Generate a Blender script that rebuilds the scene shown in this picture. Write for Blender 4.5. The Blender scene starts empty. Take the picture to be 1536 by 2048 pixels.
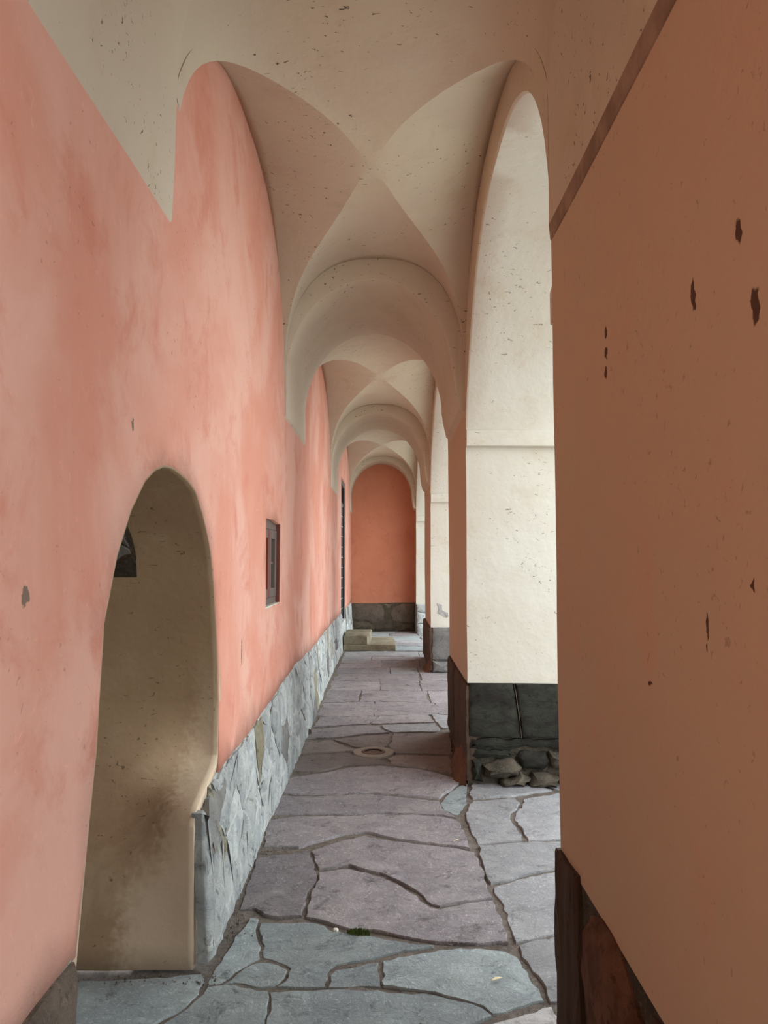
import bpy, bmesh, math, random
from mathutils import Vector, noise
from mathutils.geometry import delaunay_2d_cdt

# ------------------------------------------------------------------ camera, sky, exposure
SC = bpy.context.scene
COL = SC.collection
FOCAL_PX, PITCH, YAW, CAM_Z = 1540.0, math.atan(95 / 1540.0), math.atan(7 / 1540.0), 1.6
cam_data = bpy.data.cameras.new('camera')
cam = bpy.data.objects.new('camera', cam_data)
COL.objects.link(cam)
cam_data.sensor_fit = 'VERTICAL'
cam_data.sensor_height = 36.0
cam_data.lens = FOCAL_PX / 2048 * 36.0
cam_data.clip_start = 0.05
cam.location = (0, 0, CAM_Z)
cam.rotation_euler = (math.pi / 2 + PITCH, 0, YAW)
SC.camera = cam

world = bpy.data.worlds.new('overcast_sky')
SC.world = world
world.use_nodes = True
wbg = world.node_tree.nodes['Background']
wbg.inputs[0].default_value = (0.88, 0.96, 1.03, 1)
wbg.inputs[1].default_value = 1.0

SC.view_settings.view_transform = 'Standard'
SC.view_settings.look = 'None'
SC.view_settings.gamma = 1.0
SC.view_settings.use_curve_mapping = False
SC.view_settings.exposure = 2.17
SC.cycles.max_bounces = 16
SC.cycles.diffuse_bounces = 12

# ------------------------------------------------------------------ dimensions (metres)
XL, XR, XO = -0.76, 0.575, 1.48          # left wall, inner and outer face of the arcade
XC = (XL + XR) / 2
TOP = 4.35
BAYS = [(-2.9, 1.2), (2.63, 5.65), (7.05, 11.1), (12.55, 16.7)]
RIBS = [(-4.3, -2.9), (1.2, 2.63), (5.65, 7.05), (11.1, 12.55), (16.7, 17.4)]
OPENINGS = [(-2.9, 0.95), (2.62, 5.6), (7.35, 11.05), (12.8, 16.72)]
PIERS = [(-4.3, -2.9), (0.95, 2.62), (5.6, 7.35), (11.05, 12.8), (16.72, 18.2)]
END = 17.4
rnd = random.Random(7)

def sstep(t):
    t = max(0.0, min(1.0, t))
    return t * t * (3 - 2 * t)

def deform(p, amp=0.007):
    """hand-plastered unevenness and the corridor's slight widening with depth"""
    x, y, z = p
    n = noise.noise_vector(Vector((x * 1.1 + 3, y * 1.1, z * 1.1 + 7)))
    m = noise.noise_vector(Vector((x * 4 + 1, y * 4, z * 4 + 2)))
    k = 1 + 0.08 * sstep((y - 5.7) / 5.4)
    return Vector((x * k + amp * n.x + 0.25 * amp * m.x, y + amp * n.y, z + amp * n.z + 0.25 * amp * m.z))

# ------------------------------------------------------------------ materials
def mat(name):
    m = bpy.data.materials.new(name)
    m.use_nodes = True
    nt = m.node_tree
    b = nt.nodes['Principled BSDF']
    b.inputs['Roughness'].default_value = 0.92
    b.inputs['Specular IOR Level'].default_value = 0.15
    return m, nt, b

def N(nt, t, **kw):
    n = nt.nodes.new(t)
    for k, v in kw.items():
        setattr(n, k, v)
    return n

def coords(nt, scale=(1, 1, 1)):
    tc = N(nt, 'ShaderNodeTexCoord')
    mp = N(nt, 'ShaderNodeMapping')
    mp.inputs['Scale'].default_value = scale
    nt.links.new(tc.outputs['Object'], mp.inputs['Vector'])
    return mp.outputs['Vector']

def tex(nt, vec, scale, detail=6, rough=0.6, dist=0.0):
    n = N(nt, 'ShaderNodeTexNoise')
    n.inputs['Scale'].default_value = scale
    n.inputs['Detail'].default_value = detail
    n.inputs['Roughness'].default_value = rough
    n.inputs['Distortion'].default_value = dist
    nt.links.new(vec, n.inputs['Vector'])
    return n.outputs['Fac']

def ramp(nt, fac, lo, hi, a=0.0, b=1.0):
    n = N(nt, 'ShaderNodeMapRange')
    n.interpolation_type = 'SMOOTHSTEP'
    for k, v in (('From Min', lo), ('From Max', hi), ('To Min', a), ('To Max', b)):
        n.inputs[k].default_value = v
    nt.links.new(fac, n.inputs['Value'])
    return n.outputs['Result']

def math_(nt, op, a, b):
    n = N(nt, 'ShaderNodeMath', operation=op)
    for i, v in enumerate((a, b)):
        if isinstance(v, (int, float)):
            n.inputs[i].default_value = v
        else:
            nt.links.new(v, n.inputs[i])
    return n.outputs[0]

def mix(nt, fac, a, b):
    n = N(nt, 'ShaderNodeMix', data_type='RGBA')
    if isinstance(fac, (int, float)):
        n.inputs[0].default_value = fac
    else:
        nt.links.new(fac, n.inputs[0])
    for i, v in ((6, a), (7, b)):
        if isinstance(v, tuple):
            n.inputs[i].default_value = (v[0], v[1], v[2], 1)
        else:
            nt.links.new(v, n.inputs[i])
    return n.outputs[2]

def bump(nt, b, height, strength, dist=0.01, normal=None):
    n = N(nt, 'ShaderNodeBump')
    n.inputs['Strength'].default_value = strength
    n.inputs['Distance'].default_value = dist
    nt.links.new(height, n.inputs['Height'])
    if normal is not None:
        nt.links.new(normal, n.inputs['Normal'])
    nt.links.new(n.outputs[0], b.inputs['Normal'])
    return n.outputs[0]

def spots(nt, lst, axis=1, wob=.03, soft=.1):
    """chips, scars and soft tint patches at fixed places on a surface: (y, z, half-width, half-height)"""
    tc = N(nt, 'ShaderNodeTexCoord')
    nz = N(nt, 'ShaderNodeTexNoise')
    nz.inputs['Scale'].default_value = 40
    nt.links.new(tc.outputs['Object'], nz.inputs['Vector'])
    off = N(nt, 'ShaderNodeVectorMath', operation='MULTIPLY_ADD')
    nt.links.new(nz.outputs['Color'], off.inputs[0])
    off.inputs[1].default_value = (wob, wob, wob)
    nt.links.new(tc.outputs['Object'], off.inputs[2])
    out = None
    for (y, z, ry, rz) in lst:
        a = N(nt, 'ShaderNodeVectorMath', operation='SUBTRACT')
        nt.links.new(off.outputs[0], a.inputs[0])
        a.inputs[1].default_value = (y + wob / 2, y + wob / 2, z + wob / 2)
        s = N(nt, 'ShaderNodeVectorMath', operation='MULTIPLY')
        nt.links.new(a.outputs[0], s.inputs[0])
        s.inputs[1].default_value = (0, 1 / ry, 1 / rz) if axis == 1 else (1 / ry, 0, 1 / rz)
        l = N(nt, 'ShaderNodeVectorMath', operation='LENGTH')
        nt.links.new(s.outputs[0], l.inputs[0])
        f = ramp(nt, l.outputs['Value'], 1 - soft * 1.5, 1 + soft, 1, 0)
        out = f if out is None else math_(nt, 'MAXIMUM', out, f)
    return out

def plaster(name, base, alt, alt2, speck=0.0, speck_col=(0.05, 0.035, 0.02), scratch=0.0, scars=None, scar_col=(0.03, 0.015, 0.008), bmp=0.25, patch=None, patch_col=None):
    m, nt, b = mat(name)
    v = coords(nt)
    c = mix(nt, ramp(nt, tex(nt, v, 0.9, 5, 0.55, 0.6), 0.38, 0.62), base, alt)
    c = mix(nt, ramp(nt, tex(nt, v, 3.1, 8, 0.68, 0.4), 0.5, 0.7, 0, 0.75), c, alt2)
    vs = coords(nt, (7, 7, 0.7))
    c = mix(nt, ramp(nt, tex(nt, vs, 1.0, 5, 0.6), 0.52, 0.75, 0, 0.25), c, alt)
    h = tex(nt, v, 22, 6, 0.6)
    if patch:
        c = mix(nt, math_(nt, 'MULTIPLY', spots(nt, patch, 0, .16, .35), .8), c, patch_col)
    if scratch:
        vd = coords(nt, (14, 14, 9))
        s = tex(nt, vd, 1.6, 10, 0.75, 1.6)
        c = mix(nt, ramp(nt, s, 0.56, 0.72, 0, scratch), c, tuple(min(1, x * 1.35 + 0.06) for x in base))
    if speck:
        ve = coords(nt, (17, 30, 30))
        k = tex(nt, ve, 1.7, 3, 0.5, 0.8)
        k2 = tex(nt, v, 1.6, 3, 0.5)
        k = math_(nt, 'ADD', k, ramp(nt, k2, 0.35, 0.7, -0.05, 0.035))
        c = mix(nt, ramp(nt, k, 0.672, 0.72, 0, speck), c, speck_col)
    if scars:
        c = mix(nt, spots(nt, scars), c, scar_col)
    nt.links.new(c, b.inputs['Base Color'])
    nrm = bump(nt, b, h, bmp, 0.012)
    bump(nt, b, tex(nt, v, 4, 4, 0.5), 0.25, 0.05, nrm)
    return m

def rock(name, base, alt, dark, scale=3.0, vein=None, bmp=0.6, layered=(1, 1, 1), fleck=None, rough=0.9):
    m, nt, b = mat(name)
    b.inputs['Roughness'].default_value = rough
    v = coords(nt, layered)
    oi = N(nt, 'ShaderNodeObjectInfo')
    c = mix(nt, ramp(nt, tex(nt, v, scale, 8, 0.65, 0.5), 0.38, 0.62), base, alt)
    c = mix(nt, ramp(nt, tex(nt, v, scale * 3.3, 10, 0.72, 0.8), 0.52, 0.70, 0, 0.9), c, dark)
    if vein:
        w = N(nt, 'ShaderNodeTexVoronoi', feature='DISTANCE_TO_EDGE')
        w.inputs['Scale'].default_value = scale * 0.8
        nt.links.new(v, w.inputs['Vector'])
        c = mix(nt, ramp(nt, w.outputs['Distance'], 0.0, 0.05, 0.55, 0), c, vein)
    if fleck:
        c = mix(nt, ramp(nt, tex(nt, v, 30, 8, 0.75, 2.2), 0.53, 0.64, 0, 0.75), c, fleck)
        c = mix(nt, ramp(nt, tex(nt, v, 21, 10, 0.8, 1.5), 0.57, 0.68, 0, 0.85), c, dark)
    hv = N(nt, 'ShaderNodeHueSaturation')
    nt.links.new(c, hv.inputs['Color'])
    r = ramp(nt, oi.outputs['Random'], 0, 1, 0.86, 1.14)
    nt.links.new(r, hv.inputs['Value'])
    nt.links.new(hv.outputs[0], b.inputs['Base Color'])
    h = tex(nt, v, 9, 12, 0.75, 0.8)
    nrm = bump(nt, b, h, bmp, 0.035)
    bump(nt, b, tex(nt, v, 60, 6, 0.7), bmp * 0.5, 0.005, nrm)
    return m

def plain(name, col, alt=None, rough=0.85, scale=20, stretch=(1, 1, 1), bmp=0.3, metal=0.0):
    m, nt, b = mat(name)
    b.inputs['Roughness'].default_value = rough
    b.inputs['Metallic'].default_value = metal
    v = coords(nt, stretch)
    f = tex(nt, v, scale, 6, 0.6)
    c = mix(nt, ramp(nt, f, 0.35, 0.65), col, alt or tuple(x * 0.7 for x in col))
    nt.links.new(c, b.inputs['Base Color'])
    bump(nt, b, f, bmp, 0.004)
    return m

M = {}
M['pink'] = plaster('salmon_limewash', (0.60, 0.265, 0.185), (0.65, 0.36, 0.275), (0.55, 0.21, 0.14), 0.3, scratch=0.4,
                    scars=[(1.62, 1.52, 0.02, 0.022), (4.05, 1.12, 0.012, 0.07), (2.28, 2.0, 0.01, 0.02), (2.68, 2.33, 0.008, 0.01)], scar_col=(0.2, 0.14, 0.1))
M['terracotta'] = plaster('terracotta_limewash', (0.56, 0.22, 0.13), (0.60, 0.25, 0.15), (0.50, 0.18, 0.11), 0.3)
M['tan'] = plaster('pink_tan_limewash', (0.53, 0.38, 0.26), (0.51, 0.39, 0.265), (0.545, 0.36, 0.25), 0.3,
                   scars=[(2.0, 2.2, 0.012, 0.016), (2.0, 2.14, 0.011, 0.016), (2.0, 2.09, 0.010, 0.016), (1.24, 2.14, 0.014, 0.02), (1.19, 2.0, 0.014, 0.03),
                          (1.43, 2.1, 0.008, 0.03), (1.40, 1.48, 0.006, 0.022), (1.4, 1.44, 0.004, 0.012), (1.22, 1.56, 0.006, 0.012), (1.7, 1.33, 0.014, 0.004)], scar_col=(0.10, 0.055, 0.035))
M['cream'] = plaster('cream_limewash', (0.56, 0.485, 0.36), (0.53, 0.45, 0.345), (0.49, 0.405, 0.29), 0.85)
M['white'] = plaster('white_limewash', (0.60, 0.575, 0.49), (0.58, 0.54, 0.45), (0.54, 0.485, 0.37), 0.6)
M['niche'] = plaster('grey_brown_render', (0.42, 0.305, 0.185), (0.37, 0.25, 0.155), (0.46, 0.35, 0.23), 0.6, patch=[(-.79, .2, .13, .85), (-.90, .1, .16, .35)], patch_col=(0.64, 0.51, 0.37))  # soft patch of lighter tint low at the jamb corner
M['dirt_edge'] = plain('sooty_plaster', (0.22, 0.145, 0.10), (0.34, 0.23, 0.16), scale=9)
M['slab_purple'] = rock('purple_grey_slate', (0.345, 0.31, 0.305), (0.28, 0.25, 0.255), (0.12, 0.105, 0.10), 2.4, fleck=(0.56, 0.51, 0.49), bmp=1.0)
M['slab_blue'] = rock('blue_grey_slate', (0.40, 0.45, 0.435), (0.33, 0.37, 0.37), (0.15, 0.165, 0.16), 2.4, fleck=(0.62, 0.67, 0.645), bmp=1.0)
M['slab_grey'] = rock('grey_slate', (0.36, 0.355, 0.35), (0.30, 0.295, 0.295), (0.15, 0.14, 0.135), 2.4, fleck=(0.54, 0.53, 0.51), bmp=0.9)
M['slab_pale'] = rock('pale_slate', (0.55, 0.54, 0.51), (0.45, 0.44, 0.42), (0.2, 0.19, 0.17), 2.4, bmp=0.6)
M['dirt'] = rock('gritty_earth', (0.24, 0.205, 0.17), (0.17, 0.14, 0.115), (0.07, 0.055, 0.045), 14, fleck=(0.34, 0.30, 0.26), bmp=1.0)
M['lime_stone'] = rock('limewashed_stone', (0.58, 0.60, 0.555), (0.42, 0.44, 0.43), (0.13, 0.13, 0.11), 4.5, vein=(0.72, 0.73, 0.68), bmp=1.0)
M['lime_stone_ochre'] = rock('ochre_stained_stone', (0.36, 0.32, 0.20), (0.45, 0.42, 0.34), (0.12, 0.10, 0.07), 3.5, bmp=1.0)
M['lime_mortar'] = rock('lime_mortar', (0.62, 0.63, 0.58), (0.52, 0.52, 0.48), (0.22, 0.21, 0.18), 4.0, bmp=1.0)
M['dark_stone'] = rock('dark_slate_block', (0.045, 0.047, 0.034), (0.026, 0.022, 0.018), (0.010, 0.008, 0.007), 4.5, bmp=0.9, layered=(1, 1, 1.6))
M['brown_stone'] = rock('brown_split_stone', (0.14, 0.095, 0.068), (0.10, 0.065, 0.046), (0.035, 0.022, 0.015), 4.0, bmp=0.8, layered=(4, 4, 0.7))
M['boulder'] = rock('rusty_boulder', (0.30, 0.155, 0.095), (0.20, 0.10, 0.06), (0.05, 0.025, 0.016), 9.0, bmp=1.0)
M['slab_brown_shaded'] = rock('shaded_brown_slate', (0.275, 0.232, 0.208), (0.23, 0.19, 0.17), (0.10, 0.08, 0.07), 2.4, fleck=(0.36, 0.31, 0.28), bmp=0.9)  # brownish slate, its colour darkened to carry the pillar's shade on the floor
M['brown_grey_stone'] = rock('brown_grey_stone', (0.21, 0.165, 0.125), (0.15, 0.12, 0.092), (0.05, 0.04, 0.03), 5.0, bmp=0.9, fleck=(0.32, 0.26, 0.2))
M['grey_stone'] = rock('grey_stone', (0.26, 0.25, 0.23), (0.19, 0.18, 0.165), (0.08, 0.075, 0.065), 3.0, bmp=0.8)
M['rubble'] = rock('lichen_rubble', (0.13, 0.105, 0.075), (0.085, 0.075, 0.055), (0.03, 0.024, 0.018), 6.0, bmp=1.0, fleck=(0.26, 0.20, 0.15))
M['red_mortar'] = rock('red_earth_mortar', (0.21, 0.095, 0.055), (0.16, 0.08, 0.05), (0.08, 0.045, 0.03), 5.0, bmp=0.8)
M['step_stone'] = rock('mossy_step_stone', (0.34, 0.30, 0.21), (0.25, 0.21, 0.14), (0.12, 0.10, 0.06), 3.0, bmp=0.8)
M['wood'] = plain('weathered_grey_wood', (0.155, 0.115, 0.098), (0.115, 0.085, 0.07), 0.8, 3, (20, 20, 1.2), 0.4)
M['wood_red'] = plain('old_red_paint', (0.20, 0.055, 0.045), (0.14, 0.05, 0.04), 0.8, 6)
M['pane'] = plain('dusty_pane', (0.10, 0.105, 0.095), (0.07, 0.07, 0.066), 0.35, 3, bmp=0.02)
M['door_wood'] = plain('dark_grey_boards', (0.055, 0.058, 0.062), (0.04, 0.04, 0.043), 0.7, 4, (1, 1.2, 18), 0.4)
M['door_pale'] = plain('pale_board_gap', (0.42, 0.40, 0.36), (0.34, 0.32, 0.28), 0.8, 8)
M['iron'] = plain('rusty_iron', (0.16, 0.10, 0.07), (0.10, 0.065, 0.05), 0.75, 30, bmp=0.5)
M['concrete'] = plain('worn_concrete', (0.30, 0.25, 0.20), (0.24, 0.2, 0.165), 0.95, 25, bmp=0.5)
M['moss'] = plain('green_moss', (0.09, 0.12, 0.025), (0.055, 0.075, 0.02), 0.95, 40)
M['leaf'] = plain('dry_straw', (0.72, 0.63, 0.38), (0.6, 0.5, 0.28), 0.7, 30)
M['scar'] = plain('bared_grey_render', (0.40, 0.39, 0.37), (0.33, 0.32, 0.30), 0.95, 18)
M['gravel'] = rock('courtyard_gravel', (0.50, 0.48, 0.44), (0.42, 0.40, 0.36), (0.25, 0.23, 0.2), 6, bmp=0.6)

# ------------------------------------------------------------------ object helpers
def link(o, parent=None, kind=None, label=None, cat=None, group=None):
    COL.objects.link(o)
    if parent is not None:
        o.parent = parent
    for k, v in (('kind', kind), ('label', label), ('category', cat), ('group', group)):
        if v:
            o[k] = v
    return o

def empty(name, loc=(0, 0, 0), **kw):
    o = bpy.data.objects.new(name, None)
    o.location = loc
    o.empty_display_size = 0.1
    return link(o, **kw)

class MB:
    """collects vertices and faces; world coordinates"""
    def __init__(s):
        s.v, s.f, s.m = [], [], []
    def pt(s, p):
        s.v.append(Vector(p)); return len(s.v) - 1
    def face(s, idx, mi=0):
        s.f.append(tuple(idx)); s.m.append(mi)
    def grid(s, fn, nu, nv, mi=0, flip=False):
        ids = [[s.pt(fn(i / nu, j / nv)) for j in range(nv + 1)] for i in range(nu + 1)]
        for i in range(nu):
            for j in range(nv):
                q = [ids[i][j], ids[i + 1][j], ids[i + 1][j + 1], ids[i][j + 1]]
                s.face(q[::-1] if flip else q, mi)
        return ids
    def box(s, a, b, mi=0, step=9.0):
        (x0, y0, z0), (x1, y1, z1) = a, b
        nx, ny, nz = (max(1, int(math.ceil(abs(d) / step))) for d in (x1 - x0, y1 - y0, z1 - z0))
        L = lambda p, q, t: p + (q - p) * t
        mis = mi if isinstance(mi, (list, tuple)) else [mi] * 6
        s.grid(lambda u, w: (x0, L(y0, y1, u), L(z0, z1, w)), ny, nz, mis[0], True)
        s.grid(lambda u, w: (x1, L(y0, y1, u), L(z0, z1, w)), ny, nz, mis[1])
        s.grid(lambda u, w: (L(x0, x1, u), y0, L(z0, z1, w)), nx, nz, mis[2])
        s.grid(lambda u, w: (L(x0, x1, u), y1, L(z0, z1, w)), nx, nz, mis[3], True)
        s.grid(lambda u, w: (L(x0, x1, u), L(y0, y1, w), z0), nx, ny, mis[4], True)
        s.grid(lambda u, w: (L(x0, x1, u), L(y0, y1, w), z1), nx, ny, mis[5])
    def build(s, name, mats, parent=None, warp=True, amp=0.007, merge=1e-5, smooth=True, angle=28, bevel=0.0, **kw):
        me = bpy.data.meshes.new(name)
        vs = [deform(p, amp) for p in s.v] if warp else s.v
        me.from_pydata([tuple(p) for p in vs], [], s.f)
        for mm in (mats if isinstance(mats, (list, tuple)) else [mats]):
            me.materials.append(M[mm])
        me.polygons.foreach_set('material_index', s.m)
        bm = bmesh.new(); bm.from_mesh(me)
        if merge:
            bmesh.ops.remove_doubles(bm, verts=bm.verts, dist=merge)
        if bevel:
            es = [e for e in bm.edges if len(e.link_faces) == 2 and e.calc_face_angle(0) > 0.6]
            bmesh.ops.bevel(bm, geom=es, offset=bevel, segments=2, profile=0.5, affect='EDGES', clamp_overlap=True)
        bmesh.ops.recalc_face_normals(bm, faces=bm.faces)
        bm.to_mesh(me); bm.free()
        if smooth:
            me.polygons.foreach_set('use_smooth', [True] * len(me.polygons))
            me.set_sharp_from_angle(angle=math.radians(angle))
        o = bpy.data.objects.new(name, me)
        return link(o, parent, **kw)

def rough_outline(poly, step, jit, seed=0):
    """subdivide a closed outline and roughen it"""
    r = random.Random(seed); out = []
    n = len(poly)
    for i in range(n):
        a, b = Vector(poly[i]), Vector(poly[(i + 1) % n])
        d = b - a; L = d.length
        k = max(1, int(round(L / step)))
        nrm = Vector((-d.y, d.x)).normalized() if L > 1e-6 else Vector((0, 0))
        for j in range(k):
            p = a + d * (j / k)
            if j:
                p = p + nrm * r.uniform(-jit, jit)
            out.append(p)
    return out

def inset(poly, dist):
    n = len(poly)
    area = sum(poly[i].x * poly[(i + 1) % n].y - poly[(i + 1) % n].x * poly[i].y for i in range(n))
    sg = 1 if area > 0 else -1
    out = []
    for i in range(n):
        t = (poly[(i + 1) % n] - poly[i - 1])
        nn = Vector((-t.y, t.x)) * sg
        out.append(poly[i] + (nn.normalized() * dist if nn.length > 1e-9 else Vector((0, 0))))
    return out

def inside(p, poly):
    c = False; n = len(poly); j = n - 1
    for i in range(n):
        a, b = poly[i], poly[j]
        if (a[1] > p[1]) != (b[1] > p[1]) and p[0] < (b[0] - a[0]) * (p[1] - a[1]) / (b[1] - a[1]) + a[0]:
            c = not c
        j = i
    return c

def fill(outline, holes, step, seed=1):
    """triangulate an outline with holes and evenly spread inner points -> (points, triangles)"""
    r = random.Random(seed)
    vs, es = [], []
    for loop in [outline] + holes:
        k = len(vs)
        vs += [Vector((p[0], p[1])) for p in loop]
        es += [(k + i, k + (i + 1) % len(loop)) for i in range(len(loop))]
    bx = [p[0] for p in outline]; by = [p[1] for p in outline]
    x = min(bx) + step / 2; row = 0
    while x < max(bx):
        y = min(by) + step / 2 + (step / 2 if row % 2 else 0)
        while y < max(by):
            p = Vector((x + r.uniform(-.15, .15) * step, y + r.uniform(-.15, .15) * step))
            if inside(p, outline) and not any(inside(p, h) for h in holes):
                if min((p - q).length for q in vs[:sum(len(l) for l in [outline] + holes)]) > step * 0.4:
                    vs.append(p)
            y += step
        x += step * 0.87; row += 1
    ov, oe, of, *_ = delaunay_2d_cdt(vs, es, [], 0, 1e-6)
    tris = []
    for f in of:
        c = sum((ov[i] for i in f), Vector((0, 0))) / len(f)
        if inside(c, outline) and not any(inside(c, h) for h in holes):
            tris.append(tuple(f))
    return ov, tris

def stone(name, poly, place, proud, material, parent, seed=0, step=0.07, jit=0.008, back=0.06, bulge=0.02, gap=0.008, label=None, rim=1.0):
    """one block: outline (u, v), place(u, v, w) -> world with w outwards"""
    pl = inset(rough_outline(poly, step, jit, seed), gap)
    r = random.Random(seed + 99)
    mb = MB()
    rings = [(0.0, -back), (0.0, proud * 0.55), (0.012, proud * 0.92), (0.045, proud + bulge * 0.6)]
    size = max((p - pl[0]).length for p in pl)
    ids = []
    for ins, w in rings:
        q = inset(pl, min(ins, size * 0.12) * rim)
        ids.append([mb.pt(place(p.x, p.y, w + (r.uniform(-.004, .004) if w > 0 else 0))) for p in q])
    for a, b in zip(ids[:-1], ids[1:]):
        for i in range(len(a)):
            j = (i + 1) % len(a)
            mb.face((a[i], a[j], b[j], b[i]))
    c = sum(pl, Vector((0, 0))) / len(pl)
    ci = mb.pt(place(c.x, c.y, proud + bulge))
    for i in range(len(ids[-1])):
        mb.face((ids[-1][i], ids[-1][(i + 1) % len(ids[-1])], ci))
    mb.face(ids[0][::-1])
    return mb.build(name, material, parent, warp=False, angle=50, label=label)

def voronoi(seeds, rect):
    """convex cells of the seeds inside rect = (u0, v0, u1, v1)"""
    cells = []
    for i, s in enumerate(seeds):
        poly = [Vector((rect[0], rect[1])), Vector((rect[2], rect[1])), Vector((rect[2], rect[3])), Vector((rect[0], rect[3]))]
        for j, t in enumerate(seeds):
            if i == j or abs(s[0] - t[0]) > 1.6:
                continue
            mid = Vector(((s[0] + t[0]) / 2, (s[1] + t[1]) / 2)); d = Vector((t[0] - s[0], t[1] - s[1]))
            out = []
            for k in range(len(poly)):
                a, b = poly[k], poly[(k + 1) % len(poly)]
                da, db = (a - mid).dot(d), (b - mid).dot(d)
                if da <= 0:
                    out.append(a)
                if (da < 0) != (db < 0) and abs(da - db) > 1e-12:
                    out.append(a + (b - a) * (da / (da - db)))
            poly = out
            if len(poly) < 3:
                break
        cells.append(poly if len(poly) >= 3 else None)
    return cells

# pixel of the photograph -> point on the floor plane (for tracing the paving)
_f = Vector((-math.sin(YAW) * math.cos(PITCH), math.cos(YAW) * math.cos(PITCH), math.sin(PITCH)))
_r = Vector((math.cos(YAW), math.sin(YAW), 0)); _u = _r.cross(_f)
def floor_pt(x, y):
    d = _f + _r * ((x - 768) / FOCAL_PX) - _u * ((y - 1024) / FOCAL_PX)
    t = -CAM_Z / d.z
    return Vector((d.x * t, d.y * t))

# ------------------------------------------------------------------ left wall
def plinth_top(y):
    pts = [(-5, .64), (1.6, .635), (2.0, .642), (3.52, .644), (4.3, .66), (5.4, .70), (6.4, .735), (7.4, .70), (8.7, .668), (12.6, .655), (18, .65)]
    for (a, za), (b, zb) in zip(pts[:-1], pts[1:]):
        if a <= y <= b:
            return za + (zb - za) * (y - a) / (b - a)
    return .65

NICHE = [(1.915, 0.0), (1.92, .3), (1.925, .6), (1.975, .87), (2.025, 1.1), (2.07, 1.43), (2.165, 1.613), (2.275, 1.75), (2.40, 1.85), (2.5, 1.895), (2.61, 1.922),
         (2.71, 1.928), (2.80, 1.918), (2.92, 1.90), (3.03, 1.868), (3.155, 1.782), (3.25, 1.70), (3.31, 1.63), (3.38, 1.48), (3.435, 1.31), (3.48, 1.14), (3.505, .97), (3.524, .644)]
WIN = (4.83, 5.45, 1.295, 1.857)
DOOR = (13.6, 15.05, 0.46, 3.08)

wall_left = empty('wall_left', kind='structure')
outline = [Vector((y, plinth_top(y) + 0.004 * math.sin(9 * y))) for y in [1.925 - .12 * i for i in range(0, 53)][::-1]]
outline += [Vector(p) for p in NICHE[3:-1]]
yy = 3.524
while yy < DOOR[0]:
    outline.append(Vector((yy, plinth_top(yy) + 0.006 * math.sin(7 * yy) + 0.003 * math.sin(23 * yy)))); yy += 0.12
outline += [Vector((DOOR[0], plinth_top(DOOR[0]))), Vector((DOOR[0], DOOR[3])), Vector((DOOR[1], DOOR[3])), Vector((DOOR[1], .65))]
outline += [Vector((y, .65)) for y in (15.6, 16.2, 16.8, 17.45)] + [Vector((17.45, TOP)), Vector((-4.315, TOP))]
wy0, wy1, wz0, wz1 = WIN
whole = [Vector(p) for p in ((wy0, wz0), (wy0 + .2, wz0 + .002), (wy1 - .2, wz0 + .004), (wy1, wz0 + .004), (wy1 - .003, 1.55), (wy1, wz1 - .012), (wy1 - .15, wz1 - .008), (wy0 + .3, wz1 + .006), (wy0, wz1), (wy0 + .004, 1.6))]
pv, pt_ = fill(outline, [whole], 0.16)
mb = MB()
for p in pv:
    mb.pt((XL, p.x, p.y))
for t in pt_:
    mb.face(t)
o = mb.build('plaster', 'pink', wall_left, angle=60)
sol = o.modifiers.new('thick', 'SOLIDIFY'); sol.thickness = 0.10; sol.offset = -1
# make sure the skin grows away from the corridor
if sum(p.normal.x for p in o.data.polygons) < 0:
    sol.offset = 1

# niche lining: jambs and vault running back into the wall, the far jamb battered out at its foot
def niche_far(z, x):
    w = sstep((XL - .01 - x) / .30)
    return (3.50 - 0.40 * sstep((0.73 - z) / 0.15)) * (1 - w) + (3.50 - 0.40 * sstep((1.05 - z) / 0.8)) * w
prof = [(p.x, p.y) for p in inset([Vector(q) for q in NICHE[:-1]] + [Vector((3.53, .3)), Vector((3.5, 0))], .007)[:len(NICHE) - 1]] + [(niche_far(z, 0), z) for z in (.95, .9, .85, .8, .76, .73, .70, .67, .64, .61, .55, .5, .4, .3, .2, .1, 0)]
mb = MB()
nd = 16
rows = []
for k in range(nd + 1):
    x = XL - 0.001 - 1.5 * (k / nd) ** 1.5
    row = []
    for (y, z) in prof:
        yy = y
        if y > 3.0 and z < 1.0 and k > 0:
            yy = niche_far(z, x) + 0.02 * (k > 1) * noise.noise(Vector((x * 3, z * 3, 1)))
        row.append(mb.pt((x, yy, z)))
    rows.append(row)
RECESS = (2.66, 3.2)
for k in range(nd):
    for i in range(len(prof) - 1):
        mb.face((rows[k][i], rows[k + 1][i], rows[k + 1][i + 1], rows[k][i + 1]))
mb.face(rows[-1][::-1])
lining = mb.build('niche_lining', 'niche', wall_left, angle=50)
sol = lining.modifiers.new('thick', 'SOLIDIFY'); sol.thickness = 0.05
# the lining grows away from the hollow
_c = sum((p.normal.dot(Vector((0, 2.7, .9)) - Vector((0, p.center.y, p.center.z))) * p.area for p in lining.data.polygons[:-1]))
sol.offset = -1 if _c > 0 else 1
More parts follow.
